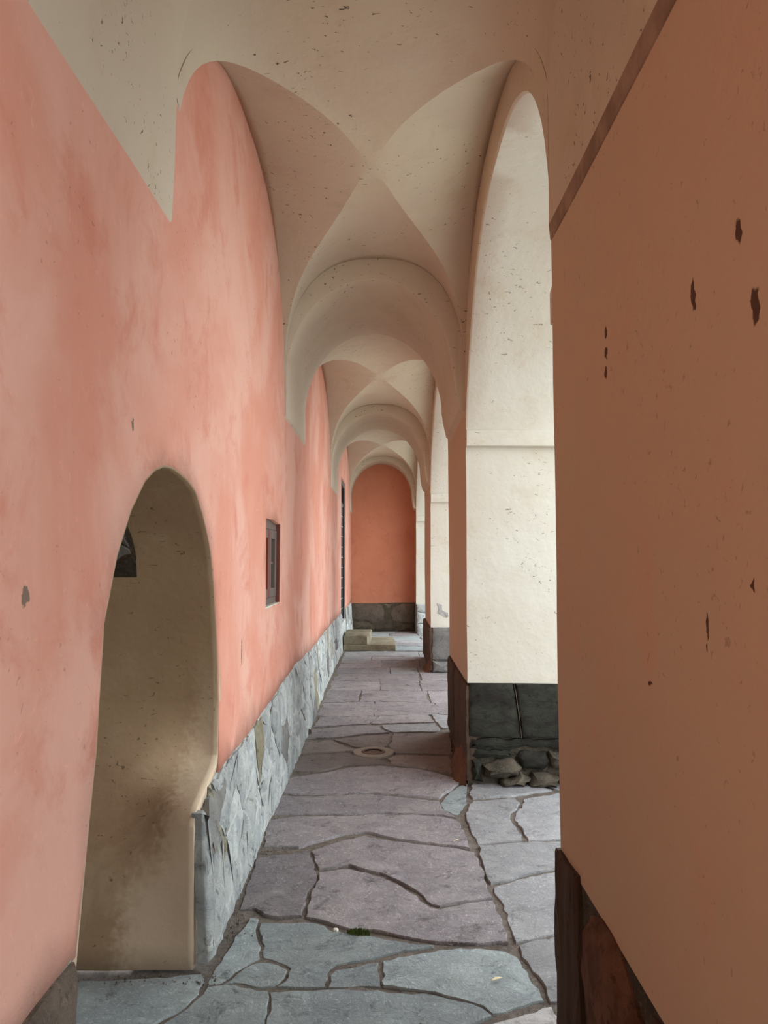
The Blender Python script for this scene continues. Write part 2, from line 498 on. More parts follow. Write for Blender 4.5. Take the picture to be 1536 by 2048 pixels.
# roughly walled-up little arched opening in the far jamb of the niche
far_side = sorted([(z, y) for (y, z) in NICHE if y > 2.72])
def jamb_y(z):
    for (z0_, y0_), (z1_, y1_) in zip(far_side[:-1], far_side[1:]):
        if z0_ <= z <= z1_:
            return y0_ + (y1_ - y0_) * (z - z0_) / max(1e-6, z1_ - z0_) - .007
    return 3.3
def place_recess(u, v, w):
    n_ = Vector((0, jamb_y(v + .02) - jamb_y(v - .02), .04)).normalized()
    return Vector((u, jamb_y(v), v)) + Vector((0, -n_.z, n_.y)) * w
infill = empty('walled_up_opening', parent=wall_left)
mb = MB()
mb.grid(lambda u, w: place_recess(-1.50 + (.412 + .010 * math.sin(w * 3)) * u, 1.525 + .275 * w, .004), 8, 12)
mb.build('dark_joint', 'rubble', infill, warp=False)
for i, c in enumerate(voronoi([(-1.13, 1.56), (-1.24, 1.57), (-1.36, 1.56), (-1.46, 1.57), (-1.17, 1.64), (-1.28, 1.66), (-1.40, 1.66), (-1.12, 1.72), (-1.22, 1.75), (-1.34, 1.76)], (-1.49, 1.537, -1.098, 1.795))):
    if c:
        stone('stone', c, place_recess, .006, 'rubble' if i % 3 == 0 else 'grey_stone', infill, 840 + i, step=.03, jit=.005, back=.01, bulge=.006, gap=.003, rim=.4)

# window in the left wall
w1 = empty('window_1', (XL - .03, (wy0 + wy1) / 2, wz0), kind='structure', label='small wooden two-leaf window set in the pink wall', cat='window')
def part_box(name, parent, a, b, m, bevel=0.003, label=None):
    base = Vector((0, 0, 0)); p = parent
    while p is not None:
        base += p.location; p = p.parent
    mb = MB(); mb.box(a, b)
    mb.v = [v - base for v in mb.v]
    return mb.build(name, m, parent, warp=False, smooth=False, bevel=bevel, label=label)
fx = XL - 0.028
part_box('window_frame', w1, (fx - .05, wy0 - .01, wz1 - .055), (fx, wy1 + .004, wz1 + .012), 'wood')
part_box('window_frame', w1, (fx - .05, wy0 - .01, wz0 - .004), (fx, wy1 + .004, wz0 + .05), 'wood')
part_box('window_sill', w1, (fx - .05, wy0 - .005, wz0 - .006), (XL + .0015, wy1 - .03, wz0 + .008), 'white')
part_box('window_jamb', w1, (fx - .05, wy1 - .014, wz0), (XL - .001, wy1 + .012, wz1), 'wood_red')
part_box('window_jamb', w1, (fx - .05, wy0 - .012, wz0), (XL - .001, wy0 + .004, wz1), 'terracotta')
ym = (wy0 + wy1) / 2 - 0.02
for (a, b, nm) in ((wy0 + .0, ym - .004, 0), (ym + .004, wy1 - .025, 1)):
    cs = empty('casement', (0, 0, 0), parent=w1)
    z0, z1 = wz0 + .052, wz1 - .057
    part_box('stile', cs, (fx - .04, a, z0), (fx + .006, a + .06, z1), 'wood')
    part_box('stile', cs, (fx - .04, b - .065, z0), (fx + .006, b, z1), 'wood_red' if nm == 0 else 'wood')
    part_box('rail', cs, (fx - .04, a + .066, z0), (fx + .005, b - .066, z0 + .06), 'wood')
    part_box('rail', cs, (fx - .04, a + .066, z1 - .06), (fx + .005, b - .066, z1), 'wood')
    part_box('rail', cs, (fx - .03, a + .066, 1.565), (fx - .008, b - .066, 1.585), 'wood')
    part_box('pane', cs, (fx - .034, a + .066, z0 + .06), (fx - .026, b - .066, z1 - .06), 'pane', 0)
part_box('back_board', w1, (fx - .1, wy0 - .03, wz0 - .03), (fx - .052, wy1 + .03, wz1 + .03), 'door_wood', 0)

# door far down the left wall
d1 = empty('door_1', (XL, DOOR[0], DOOR[2]), kind='structure', label='tall dark boarded door above stone steps in the pink wall', cat='door')
dx = lambda y: XL * (1 + 0.08 * sstep((y - 5.7) / 5.4))
xd = dx(14.3)
part_box('door_frame', d1, (xd - .30, DOOR[0] - .0, DOOR[2]), (xd - .02, DOOR[0] + .07, DOOR[3]), 'door_wood')
part_box('door_frame', d1, (xd - .30, DOOR[1] - .07, DOOR[2]), (xd - .02, DOOR[1] + .0, DOOR[3]), 'door_wood')
part_box('door_frame', d1, (xd - .30, DOOR[0] + .071, DOOR[3] - .10), (xd - .02, DOOR[1] - .071, DOOR[3] + .01), 'wood')
zb = DOOR[2] + .02
k = 0
while zb < 2.62:
    part_box('board', d1, (xd - .10, DOOR[0] + .072, zb), (xd - .05, DOOR[1] - .072, zb + .182), 'door_wood', .006)
    part_box('batten', d1, (xd - .084, DOOR[0] + .074, zb + .183), (xd - .047, DOOR[1] - .074, zb + .194), 'door_pale', 0)
    zb += .195; k += 1
part_box('backing', d1, (xd - .14, DOOR[0] + .06, DOOR[2]), (xd - .085, DOOR[1] - .06, zb), 'door_pale', 0)
part_box('transom_bar', d1, (xd - .10, DOOR[0] + .072, zb), (xd - .04, DOOR[1] - .072, zb + .05), 'wood')
part_box('transom_pane', d1, (xd - .09, DOOR[0] + .072, zb + .05), (xd - .075, DOOR[1] - .072, DOOR[3] - .10), 'pane', 0)
for s in (DOOR[0] + .5, DOOR[0] + .93):
    part_box('transom_bar', d1, (xd - .074, s, zb + .05), (xd - .05, s + .03, DOOR[3] - .10), 'wood')
part_box('threshold', d1, (xd - .30, DOOR[0] - .02, 0), (xd + .01, DOOR[1] + .02, DOOR[2]), 'lime_stone', .01)
part_box('handle', d1, (xd - .052, DOOR[1] - .2, 1.50), (xd - .01, DOOR[1] - .16, 1.62), 'iron', .004)

# rubble plinth of the left wall: mortar bed and every stone
base_left = empty('baseboard_left', kind='structure')
mb = MB()
for (a, b) in ((-4.3, 1.9), (3.30, 13.58), (15.07, 17.4)):
    n = int((b - a) / .12)
    mb.grid(lambda u, w: (XL - .002 + .045 * (1 - w) * (1 if a + (b - a) * u > 3.3 else .3), a + (b - a) * u, -.03 + (plinth_top(a + (b - a) * u) + .035) * w), n, 6)
    mb.grid(lambda u, w: (XL - .012 - .12 * u, b, -.03 + (plinth_top(b) + .03) * w), 2, 6)
    mb.grid(lambda u, w: (XL - .012 - .02 * u, a, -.03 + (plinth_top(a) + .03) * w), 2, 6)
mb.build('mortar', 'lime_mortar', base_left, amp=.012)
def place_left(u, v, w):
    p = deform((XL, u, v))
    return Vector((p.x + w + .035 * (1 - v / .66) * (1 if u > 3 else .3), u, v))
seeds = []
r2 = random.Random(21)
for row, (z, st) in enumerate(((.10, .36), (.30, .42), (.52, .34))):
    y = 3.15 + r2.uniform(0, .2)
    while y < 17.4:
        seeds.append((y, z + r2.uniform(-.07, .07)))
        y += st * r2.uniform(.65, 1.5)
cells = voronoi(seeds, (3.32, -.02, 13.57, .76)) 
cells2 = voronoi([s for s in seeds if s[0] > 14.9], (15.08, -.02, 17.38, .655))
k = 0
for cell in [c for c, s in zip(cells, seeds) if c and s[0] < 13.6] + [c for c in cells2 if c]:
    cell = [Vector((p.x, min(p.y, plinth_top(p.x) - .004))) for p in cell]
    ar = abs(sum(cell[i].x * cell[(i + 1) % len(cell)].y - cell[(i + 1) % len(cell)].x * cell[i].y for i in range(len(cell)))) / 2
    if ar < .008:
        continue
    k += 1
    mm = 'lime_stone_ochre' if r2.random() < .08 else ('grey_stone' if r2.random() < .06 else 'lime_stone')
    stone('stone', cell, place_left, r2.uniform(.002, .02), mm, base_left, seed=k, bulge=r2.uniform(.004, .018), gap=r2.uniform(.002, .008), jit=.016, step=.06)
# corner stones at the niche: the tall pale slab set on edge, the slate behind it
stone('stone', [Vector(p) for p in ((3.10, .02), (3.20, .0), (3.25, .25), (3.22, .5), (3.17, .6), (3.11, .6), (3.10, .3))], place_left, .035, 'lime_stone', base_left, 901, bulge=.012, back=.015, label='pale tall slab set on edge at the niche corner')
stone('stone', [Vector(p) for p in ((3.22, .0), (3.42, .0), (3.46, .3), (3.40, .45), (3.27, .3))], place_left, .025, 'lime_stone', base_left, 902)
stone('stone', [Vector(p) for p in ((3.26, .46), (3.29, .33), (3.42, .47), (3.6, .52), (3.58, .638), (3.30, .60))], place_left, .012, 'grey_stone', base_left, 903, back=.03)
# near end of the plinth below the wall by the camera
for i, (a, b) in enumerate(((1.48, 1.905), (1.0, 1.46), (.45, .98))):
    stone('stone', [Vector(p) for p in ((a, 0), (b, 0), (b, .646), (a, .646))], place_left, .02, 'brown_grey_stone', base_left, 910 + i, step=.1)

# ------------------------------------------------------------------ end walls
wall_back = empty('wall_back', kind='structure')
mb = MB()
mb.grid(lambda u, w: (XL - .08 + (XR + .4 - XL) * u, END, .62 + (TOP - .62) * w), 14, 26)
mb.grid(lambda u, w: (XL - .08 + (XR + .4 - XL) * u, END + .3, .62 + (TOP - .62) * w), 1, 1)
mb.build('plaster', 'terracotta', wall_back)
mb = MB(); mb.box((XL - .1, END + .0, -.05), (XR + .35, END + .3, .63), 0, .15)
mb.build('mortar', 'rubble', wall_back, amp=.012)
def place_back(u, v, w):
    return Vector((u * 1.08, END - w, v))
bs = [[(-.76, .02), (-.35, .0), (-.30, .12), (-.42, .22), (-.70, .2)], [(-.75, .23), (-.44, .24), (-.30, .16), (-.08, .25), (-.06, .45), (-.14, .60), (-.45, .62), (-.74, .61)],
      [(-.28, .0), (.2, .0), (.25, .14), (-.05, .2), (-.25, .12)], [(.1, .24), (.28, .17), (.56, .2), (.57, .6), (.3, .62), (.12, .52), (.06, .38)], [(.22, .0), (.57, .0), (.56, .17), (.3, .14)],
      [(-.10, .61), (-.03, .48), (.06, .5), (.1, .6)]]
for i, q in enumerate(bs):
    stone('stone', [Vector(p) for p in q], place_back, .02, 'rubble' if i in (0, 2, 4) else 'brown_grey_stone', wall_back, 950 + i, bulge=.03)
wall_front = empty('wall_front', kind='structure')
mb = MB(); mb.box((XL - .1, -4.5, -.05), (XO, -4.3, TOP), 0, .4)
mb.build('plaster', 'terracotta', wall_front)

# ------------------------------------------------------------------ ceiling: groined bays and transverse arches
ceiling = empty('ceiling', kind='structure')
HWX = (XR - XL) / 2
def zA(x, y, bay):
    t = min(1.0, abs((x - XC) / .668))
    z0, b_ = 2.86, .98
    L = bay[1] - bay[0]
    n = 2.15 + .45 * (1 - sstep((y - bay[0]) / (.35 * L))) + .45 * (1 - sstep((bay[1] - y) / (.35 * L)))
    if bay[0] == 2.63:                       # boxier towards the near arch
        k = 1 - sstep(((y - bay[0]) / L - .15) / .35)
        n += 1.8 * k
        z0, b_ = 2.86 + .14 * k, .98 - .14 * k
    return z0 - .065 + .075 * abs(2 * (y - bay[0]) / L - 1) ** .95 + b_ * max(0, 1 - t ** n) ** (1 / n)
def zB(x, y, yc, hw, bay):
    t = min(1.0, abs((y - yc) / hw))
    return 2.75 + (zA(XC, yc, bay) - 2.75 + .19 * abs((x - XC) / HWX) ** 1.3) * max(0, 1 - t ** (2.3 if bay[0] == 2.63 else 2.05)) ** (1 / (2.3 if bay[0] == 2.63 else 2.05))
def groin(x, yc, hw, sg, bay):
    lo, hi = 0.0, hw
    for _ in range(40):
        m_ = (lo + hi) / 2
        if zB(x, yc + m_, yc, hw, bay) > zA(x, yc + sg * m_, bay):
            lo = m_
        else:
            hi = m_
    return lo
for (y0, y1) in BAYS:
    yc, hw = (y0 + y1) / 2, (y1 - y0) / 2
    n = 22
    xs = [XC + HWX * math.sin(math.pi / 2 * (i / n)) for i in range(-n, n + 1)]
    mb = MB()
    for sg in (-1, 1):
        # cells of the long barrel
        rows = []
        for x in xs:
            g = groin(x, yc, hw, sg, (y0, y1))
            rows.append([mb.pt((x, yc + sg * (hw + (g - hw) * t / 14), zA(x, yc + sg * (hw + (g - hw) * t / 14), (y0, y1)))) for t in range(15)])
        for a, b in zip(rows[:-1], rows[1:]):
            for j in range(14):
                mb.face((a[j], b[j], b[j + 1], a[j + 1]))
        # cells of the cross barrel
        for side in (-1, 1):
            rows = []
            for x in (xs[:n + 1] if side < 0 else xs[n:][::-1]):
                y = yc + sg * groin(x, yc, hw, sg, (y0, y1))
                xw = XC + side * (HWX + .012)
                rows.append([mb.pt((xw + (x - xw) * t / 10, y, max(zB(xw + (x - xw) * t / 10, y, yc, hw, (y0, y1)), zA(x, y, (y0, y1)) if t == 10 else 0))) for t in range(11)])
            for a, b in zip(rows[:-1], rows[1:]):
                for j in range(10):
                    mb.face((a[j], b[j], b[j + 1], a[j + 1]))
    v = mb.build('vault', 'cream', ceiling, merge=2e-4, angle=13)
    sol = v.modifiers.new('thick', 'SOLIDIFY'); sol.thickness = .08; sol.offset = 1
    # vault normals must look down; the shell grows upwards
    me = v.data
    if sum(p.normal.z * p.area for p in me.polygons) > 0:
        me.flip_normals()
    sol.offset = -1
mb = MB(); mb.box((XL - .2, -4.5, TOP - .02), (XO + .05, 18.3, TOP + .12))
mb.build('roof_slab', 'cream', ceiling, warp=False)

def rib_z(x, d=0.0):
    t = min(1.0, abs((x - XC) / (.63 + d)))
    return 2.50 + (1.19 + d) * math.sqrt(max(0, 1 - t * t))
for ri, (y0, y1) in enumerate(RIBS):
    mb = MB()
    lift = .04 if ri == 3 else (.07 if ri == 4 else 0)
    def profile(d):
        pts = [(XL - .015, 2.63 + d), (XL + .013 - d * .3, 2.665 + d), (XL + .014 - d * .5, 2.8)]
        xs = []
        a0 = math.acos(max(-1, min(1, 1))) 
        if ri == 1:
            pts = [(XL - .015, 2.75 + d), (XL + .006 - d * .3, 2.785 + d)]
            for i in range(41):
                th = math.pi * (1 - i / 40)
                cx_, sx_ = math.cos(th), math.sin(th)
                pts.append((XC + .002 + (.657 + d) * math.copysign(abs(cx_) ** .5, cx_), 2.985 + (.835 + d) * sx_ ** .5))
            pts += [(XR - .010 + d * .3, 2.765 + d), (XR - .004 + d * .3, 2.71 + d), (XR + .015, 2.70 + d)]
            return pts
        th0 = .0
        for i in range(41):
            th = math.pi - th0 - (math.pi - 2 * th0) * i / 40
            pts.append((XC - .036 + (.622 + d) * math.cos(th), 2.93 + lift + (.76 + d) * math.sin(th)))
        pts += [(XR - .064 + d * .5, 2.82), (XR - .042 + d * .3, 2.72 + d), (XR + .015, 2.68 + d)]
        return pts
    ring = []
    for (y, d) in ((y0, .009), (y0 + .003, .0025), (y0 + .010, 0), *[(y0 + (y1 - y0) * t / 6, 0) for t in range(1, 6)], (y1 - .010, 0), (y1 - .003, .0025), (y1, .009)):
        ring.append([mb.pt((x, y, z)) for (x, z) in profile(d)])
    for a, b in zip(ring[:-1], ring[1:]):
        for i in range(len(a) - 1):
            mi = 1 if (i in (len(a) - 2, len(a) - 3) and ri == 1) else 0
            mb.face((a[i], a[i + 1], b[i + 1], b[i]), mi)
    for rr, y in ((ring[0], y0), (ring[-1], y1)):
        top = [mb.pt((mb.v[i].x, y, max(mb.v[i].z, 4.2))) for i in rr]
        for i in range(len(rr) - 1):
            mb.face((rr[i], rr[i + 1], top[i + 1], top[i]))
    mb.build('transverse_arch', ['cream', 'dirt_edge'], ceiling, angle=32)

# ------------------------------------------------------------------ right-hand arcade wall and pillars
wall_right = empty('wall_right', kind='structure')
for oi_, (y0, y1) in enumerate(OPENINGS):
    yc, hw = (y0 + y1) / 2, (y1 - y0) / 2
    n = 40
    ys = [yc - hw * math.cos(math.pi * i / n) for i in range(n + 1)]
    def az(y):
        n_ = 2.0 if oi_ != 1 else (2.6 if y < yc else 1.75)
        return 2.44 + 1.31 * max(0, 1 - min(1, abs((y - yc) / hw)) ** n_) ** (1 / n_)
    mb = MB()
    cols = []
    for y in ys:
        z = az(y)
        c = {'in': [mb.pt((XR, y, z + .012 + (TOP - z - .012) * t / 8)) for t in range(9)],
             'sof': [mb.pt((XR + .012 + (XO - XR - .012) * t / 6, y, z)) for t in range(7)],
             'out': [mb.pt((XO, y, z + (TOP - z) * t / 2)) for t in range(3)]}
        cols.append(c)
    for a, b in zip(cols[:-1], cols[1:]):
        for j in range(8):
            mb.face((a['in'][j], b['in'][j], b['in'][j + 1], a['in'][j + 1]), 0)
        mb.face((a['in'][0], b['in'][0], b['sof'][0], a['sof'][0]), 0)
        for j in range(6):
            mb.face((a['sof'][j], b['sof'][j], b['sof'][j + 1], a['sof'][j + 1]), 1)
        for j in range(2):
            mb.face((a['out'][j], b['out'][j], b['out'][j + 1], a['out'][j + 1]), 1)
    mb.build('arch_wall', ['cream', 'white'], wall_right, angle=45)
for (y0, y1) in PIERS:
    mb = MB(); mb.box((XR + .001, y0, 2.74), (XO, y1, TOP), [0, 1, 1, 1, 1, 1], .16)
    mb.build('upper_wall', ['cream', 'white'], wall_right)

pillar_label = ['', 'close tan pillar filling the right side, brown boulder in its plinth', 'cream and pink pillar with dark slate plinth and white ledge, past the first opening',
                'farther pillar with a grey peeled patch on white face, beyond the slate-footed one', 'pale pillar in bright light adjoining the terracotta end wall']
def place_side(y, v, w):           # inner face of the arcade
    return None
for pi_, (y0, y1) in enumerate(PIERS):
    if pi_ == 0:
        mb = MB(); mb.box((XR, y0, 0), (XO, y1, 2.74), 0, .3)
        mb.build('pier_wall', 'tan', wall_right)
        continue
    pil = empty('pillar', (0, 0, 0), label=pillar_label[pi_], cat='pillar')
    zp = .72 if pi_ == 2 else .645
    mb = MB(); mb.box((XR, y0, zp - .01), (XO, y1, 2.74), [0, 1, 1, 1, 1, 1], .14)
    sh = mb.build('shaft', ['tan', 'white'], pil, bevel=0.0)
    # impost ledges on both reveals
    for (ya, s) in ((y0, -1), (y1, 1)):
        if pi_ == 4 and s == 1:
            continue
        mb = MB()
        prof_i = [(0, 2.575), (.02, 2.55), (.045, 2.54), (.049, 2.535), (.050, 2.43), (.046, 2.424), (0, 2.420)]
        mb.grid(lambda u, w: (XR + .003 + (XO + .03 - XR) * u, ya + s * (prof_i[min(6, int(round(w * 6)))][0]), prof_i[min(6, int(round(w * 6)))][1]), 6, 6)
        for xx in (XR + .003, XO + .033):
            mb.face([mb.pt((xx, ya + s * a, b)) for a, b in prof_i])
        mb.build('impost', 'white', pil, angle=30, merge=1e-6)
    # plinth core
    mb = MB(); mb.box((XR + .002, y0 + .02, -.05), (XO, y1 - .02, zp - .005), 0, .15)
    mb.build('plinth_core', 'rubble' if pi_ in (1, 2) else 'grey_stone', pil, amp=.01)
    kx = lambda y: XR * (1 + 0.08 * sstep((y - 5.7) / 5.4))
    side = lambda u, v, w: Vector((kx(u) - w, u, v))
    front = lambda u, v, w: Vector((u * kx(y0) / XR, y0 - w, v))
    rear = lambda u, v, w: Vector((u * kx(y1) / XR, y1 + w, v))
    V2 = lambda q: [Vector(p) for p in q]
    if pi_ == 1:
        stone('stone', V2([(2.30, -.02), (2.64, -.02), (2.645, .3), (2.645, .64), (2.36, .66), (2.33, .35)]), side, .022, 'brown_stone', pil, 11, bulge=.004, gap=.003, jit=.004)
        stone('stone', V2([(1.96, .30), (2.08, .24), (2.20, .29), (2.28, .45), (2.24, .60), (2.12, .645), (1.95, .64), (1.78, .56), (1.82, .40)]), side, .012, 'boulder', pil, 12, bulge=.035, jit=.012, gap=.002)
        stone('stone', V2([(1.9, -.02), (2.28, -.02), (2.27, .22), (2.1, .17), (1.93, .25)]), side, .008, 'brown_stone', pil, 13, bulge=.012)
        stone('stone', V2([(1.45, -.02), (1.87, -.02), (1.88, .27), (1.77, .5), (1.72, .63), (1.42, .64)]), side, .01, 'brown_stone', pil, 14, bulge=.015)
        stone('stone', V2([(1.0, -.02), (1.43, -.02), (1.4, .64), (1.0, .64)]), side, .01, 'boulder', pil, 15, bulge=.015)
        stone('stone', V2([(XR + .0, -.02), (.95, -.02), (.96, .64), (XR + .0, .64)]), rear, .02, 'brown_stone', pil, 16, bulge=.004)
        stone('stone', V2([(.97, -.02), (1.49, -.02), (1.49, .64), (.98, .64)]), rear, .02, 'dark_stone', pil, 17, bulge=.004)
    elif pi_ == 2:
        stone('stone', V2([(.585, .34), (.95, .325), (.93, .52), (.90, .712), (.585, .715)]), front, .022, 'dark_stone', pil, 21, bulge=.004, jit=.004, gap=.004, step=.1)
        stone('stone', V2([(.96, .325), (1.49, .33), (1.49, .71), (.915, .712), (.94, .52)]), front, .022, 'dark_stone', pil, 22, bulge=.004, jit=.004, gap=.004, step=.1)
        stone('joint_mortar', V2([(.953, .33), (.960, .33), (.940, .52), (.910, .71), (.904, .71), (.933, .52)]), front, .0215, 'brown_grey_stone', pil, 29, bulge=.001, gap=0, step=.03, jit=.003, rim=.08)
        for i, (q, pr, mm, bl) in enumerate((
            ([(.585, .255), (.80, .245), (1.02, .262), (1.30, .25), (1.48, .318), (.60, .322)], .014, 'dark_stone', .004),
            ([(.60, .20), (.84, .185), (.90, .21), (.88, .24), (.62, .25)], .012, 'dark_stone', .01),
            ([(.69, .075), (.80, .05), (.92, .07), (.955, .13), (.90, .185), (.78, .18), (.68, .14)], .075, 'rubble', .045),
            ([(.96, .12), (1.10, .10), (1.16, .17), (1.12, .235), (.95, .235), (.92, .20)], .03, 'dark_stone', .02),
            ([(1.17, .12), (1.48, .10), (1.48, .24), (1.15, .235)], .06, 'rubble', .03),
            ([(.60, .03), (.68, .02), (.67, .13), (.655, .18), (.60, .18)], .02, 'dark_stone', .02),
            ([(.80, -.01), (.97, -.01), (1.02, .05), (.94, .10), (.90, .06), (.80, .04)], .07, 'rubble', .025),
            ([(1.0, -.01), (1.2, -.01), (1.22, .06), (1.12, .095), (1.03, .09)], .085, 'rubble', .02),
            ([(1.22, -.01), (1.48, -.01), (1.48, .09), (1.24, .08)], .07, 'rubble', .02))):
            stone('stone', V2(q), front, pr, mm, pil, 30 + i, jit=.012, bulge=bl, gap=.002, step=.04)
        stone('stone', V2([(5.59, .02), (5.9, .02), (5.95, .4), (5.9, .71), (5.59, .70)]), side, .018, 'brown_stone', pil, 23, bulge=.006)
        stone('stone', V2([(5.93, .02), (6.6, .02), (6.62, .5), (6.55, .70), (5.92, .71), (5.97, .4)]), side, .014, 'brown_stone', pil, 24, bulge=.012)
        stone('stone', V2([(6.63, .02), (7.34, .02), (7.34, .70), (6.57, .70), (6.65, .5)]), side, .018, 'brown_stone', pil, 25, bulge=.012)
    elif pi_ == 3:
        stone('stone', V2([(.585, .18), (1.0, .16), (1.0, .64), (.585, .64)]), front, .02, 'grey_stone', pil, 41, bulge=.01)
        stone('stone', V2([(.585, .0), (.8, .0), (.85, .15), (.585, .17)]), front, .04, 'grey_stone', pil, 42, bulge=.02)
        stone('stone', V2([(.82, .0), (1.3, .0), (1.3, .15), (.87, .15)]), front, .04, 'grey_stone', pil, 43, bulge=.02)
        stone('stone', V2([(1.01, .16), (1.49, .16), (1.49, .64), (1.01, .64)]), front, .02, 'grey_stone', pil, 44, bulge=.01)
        stone('stone', V2([(11.04, .02), (11.6, .02), (11.62, .64), (11.04, .64)]), side, .03, 'brown_stone', pil, 45, bulge=.015)
        stone('stone', V2([(11.63, .02), (12.78, .02), (12.78, .64), (11.64, .64)]), side, .03, 'brown_stone', pil, 46, bulge=.02)
        # bared render where the limewash came off
        sc_ = [Vector(p) for p in ((.655, .98), (.675, .90), (.66, .84), (.70, .82), (.76, .78), (.80, .78), (.80, .84), (.74, .86), (.71, .90), (.72, .95), (.69, .96))]
        stone('paint_scar', sc_, front, .003, 'scar', pil, 47, bulge=0, step=.02, jit=.006, back=.02, gap=0, rim=.1)
    else:
        for i, c in enumerate(voronoi([(.66, .1), (.85, .12), (1.1, .1), (.65, .35), (.9, .37), (1.15, .35), (.7, .57), (.95, .56), (1.2, .57)], (.585, -.02, 1.49, .64))):
            if c:
                stone('stone', c, front, .02, 'lime_stone', pil, 60 + i, bulge=.012)
    # earthy mortar washed out at the foot of the inner corner
    if pi_ in (2, 3):
        mb = MB()
        ya, yb = y0 - .03, y0 + (1.0 if pi_ == 2 else .8)
        def skirt(u, w):
            y = ya + (yb - ya) * u
            nz = noise.noise(Vector((y * 3, w * 3, pi_)))
            reach = (.10 + .03 * nz) * sstep(u / .16 + .12) * sstep((1.0 - u) / .5)
            h = (.30 + .10 * nz) * (.35 + .65 * sstep((1 - u) / .8))
            return (kx(y) - .012 - reach * (1 - w) ** 1.7, y, -.02 + h * w)
        mb.grid(skirt, 22, 9)
        mb.v = [p + Vector((0, 0, 0)) + .008 * noise.noise_vector(p * 14) for p in mb.v]
        lump = mb.build('mortar_skirt', 'red_mortar', pil, warp=False, angle=70)

# ------------------------------------------------------------------ floor: earth bed, every paving slab
floor = empty('floor', kind='structure')
mb = MB()
mb.grid(lambda u, w: (-1.0 + 2.75 * w, -4.5 + 22.2 * u, -.011 + .004 * noise.noise(Vector((u * 90, w * 12, 3))) + (.014 * sstep((-.64 - (-1.0 + 2.75 * w)) / .1) * sstep((-4.5 + 22.2 * u - 3.2) / .3))), 260, 34)
mb.build('earth_bed', 'dirt', floor, warp=False, angle=80)
mb = MB(); mb.box((-2.4, 1.6, -.08), (-.70, 3.6, -.024), 0, .1)
mb.build('earth_bed', 'dirt', floor, warp=False, amp=.004)

def slab(poly, m, seed, dz=0.0, grid=0.085, jit=.008, thick=.05, gap=.0, lbl=None):
    pl = rough_outline(poly, .04, jit, seed)
    if gap:
        pl = inset(pl, gap)
    for j_ in (jit, jit * .4, 0):
        pl = rough_outline(poly, .04, j_, seed)
        if gap:
            pl = inset(pl, gap)
        inner = inset(pl, .004)
        ov, tris = fill(inner, [], grid, seed)
        if tris and len(ov) >= len(inner) and all((Vector(ov[i]) - inner[i]).length < 1e-4 for i in range(len(inner))):
            break
    else:
        print('slab fails', seed)
        return
    mb = MB()
    tilt = (random.Random(seed).uniform(-.006, .006), random.Random(seed + 1).uniform(-.006, .006))
    c = sum(pl, Vector((0, 0))) / len(pl)
    def h(p):
        q = Vector((p.x * 5, p.y * 5, seed * 1.7))
        return dz + .006 * noise.noise(q) + .004 * noise.noise(q * 3.1) + (p - c).x * tilt[0] + (p - c).y * tilt[1]
    top = [mb.pt((p.x, p.y, h(p))) for p in ov]
    for t in tris:
        mb.face([top[i] for i in t])
    if len(ov) >= len(inner):
        a = top[:len(inner)]
        b = [mb.pt((p.x, p.y, h(p) - .006)) for p in pl]
        cc = [mb.pt((p.x, p.y, dz - thick)) for p in pl]
        for i in range(len(pl)):
            j = (i + 1) % len(pl)
            mb.face((a[i], a[j], b[j], b[i])); mb.face((b[i], b[j], cc[j], cc[i]))
        mb.face(cc[::-1])
    mb.build('paving_slab', m, floor, warp=False, angle=40, label=lbl)

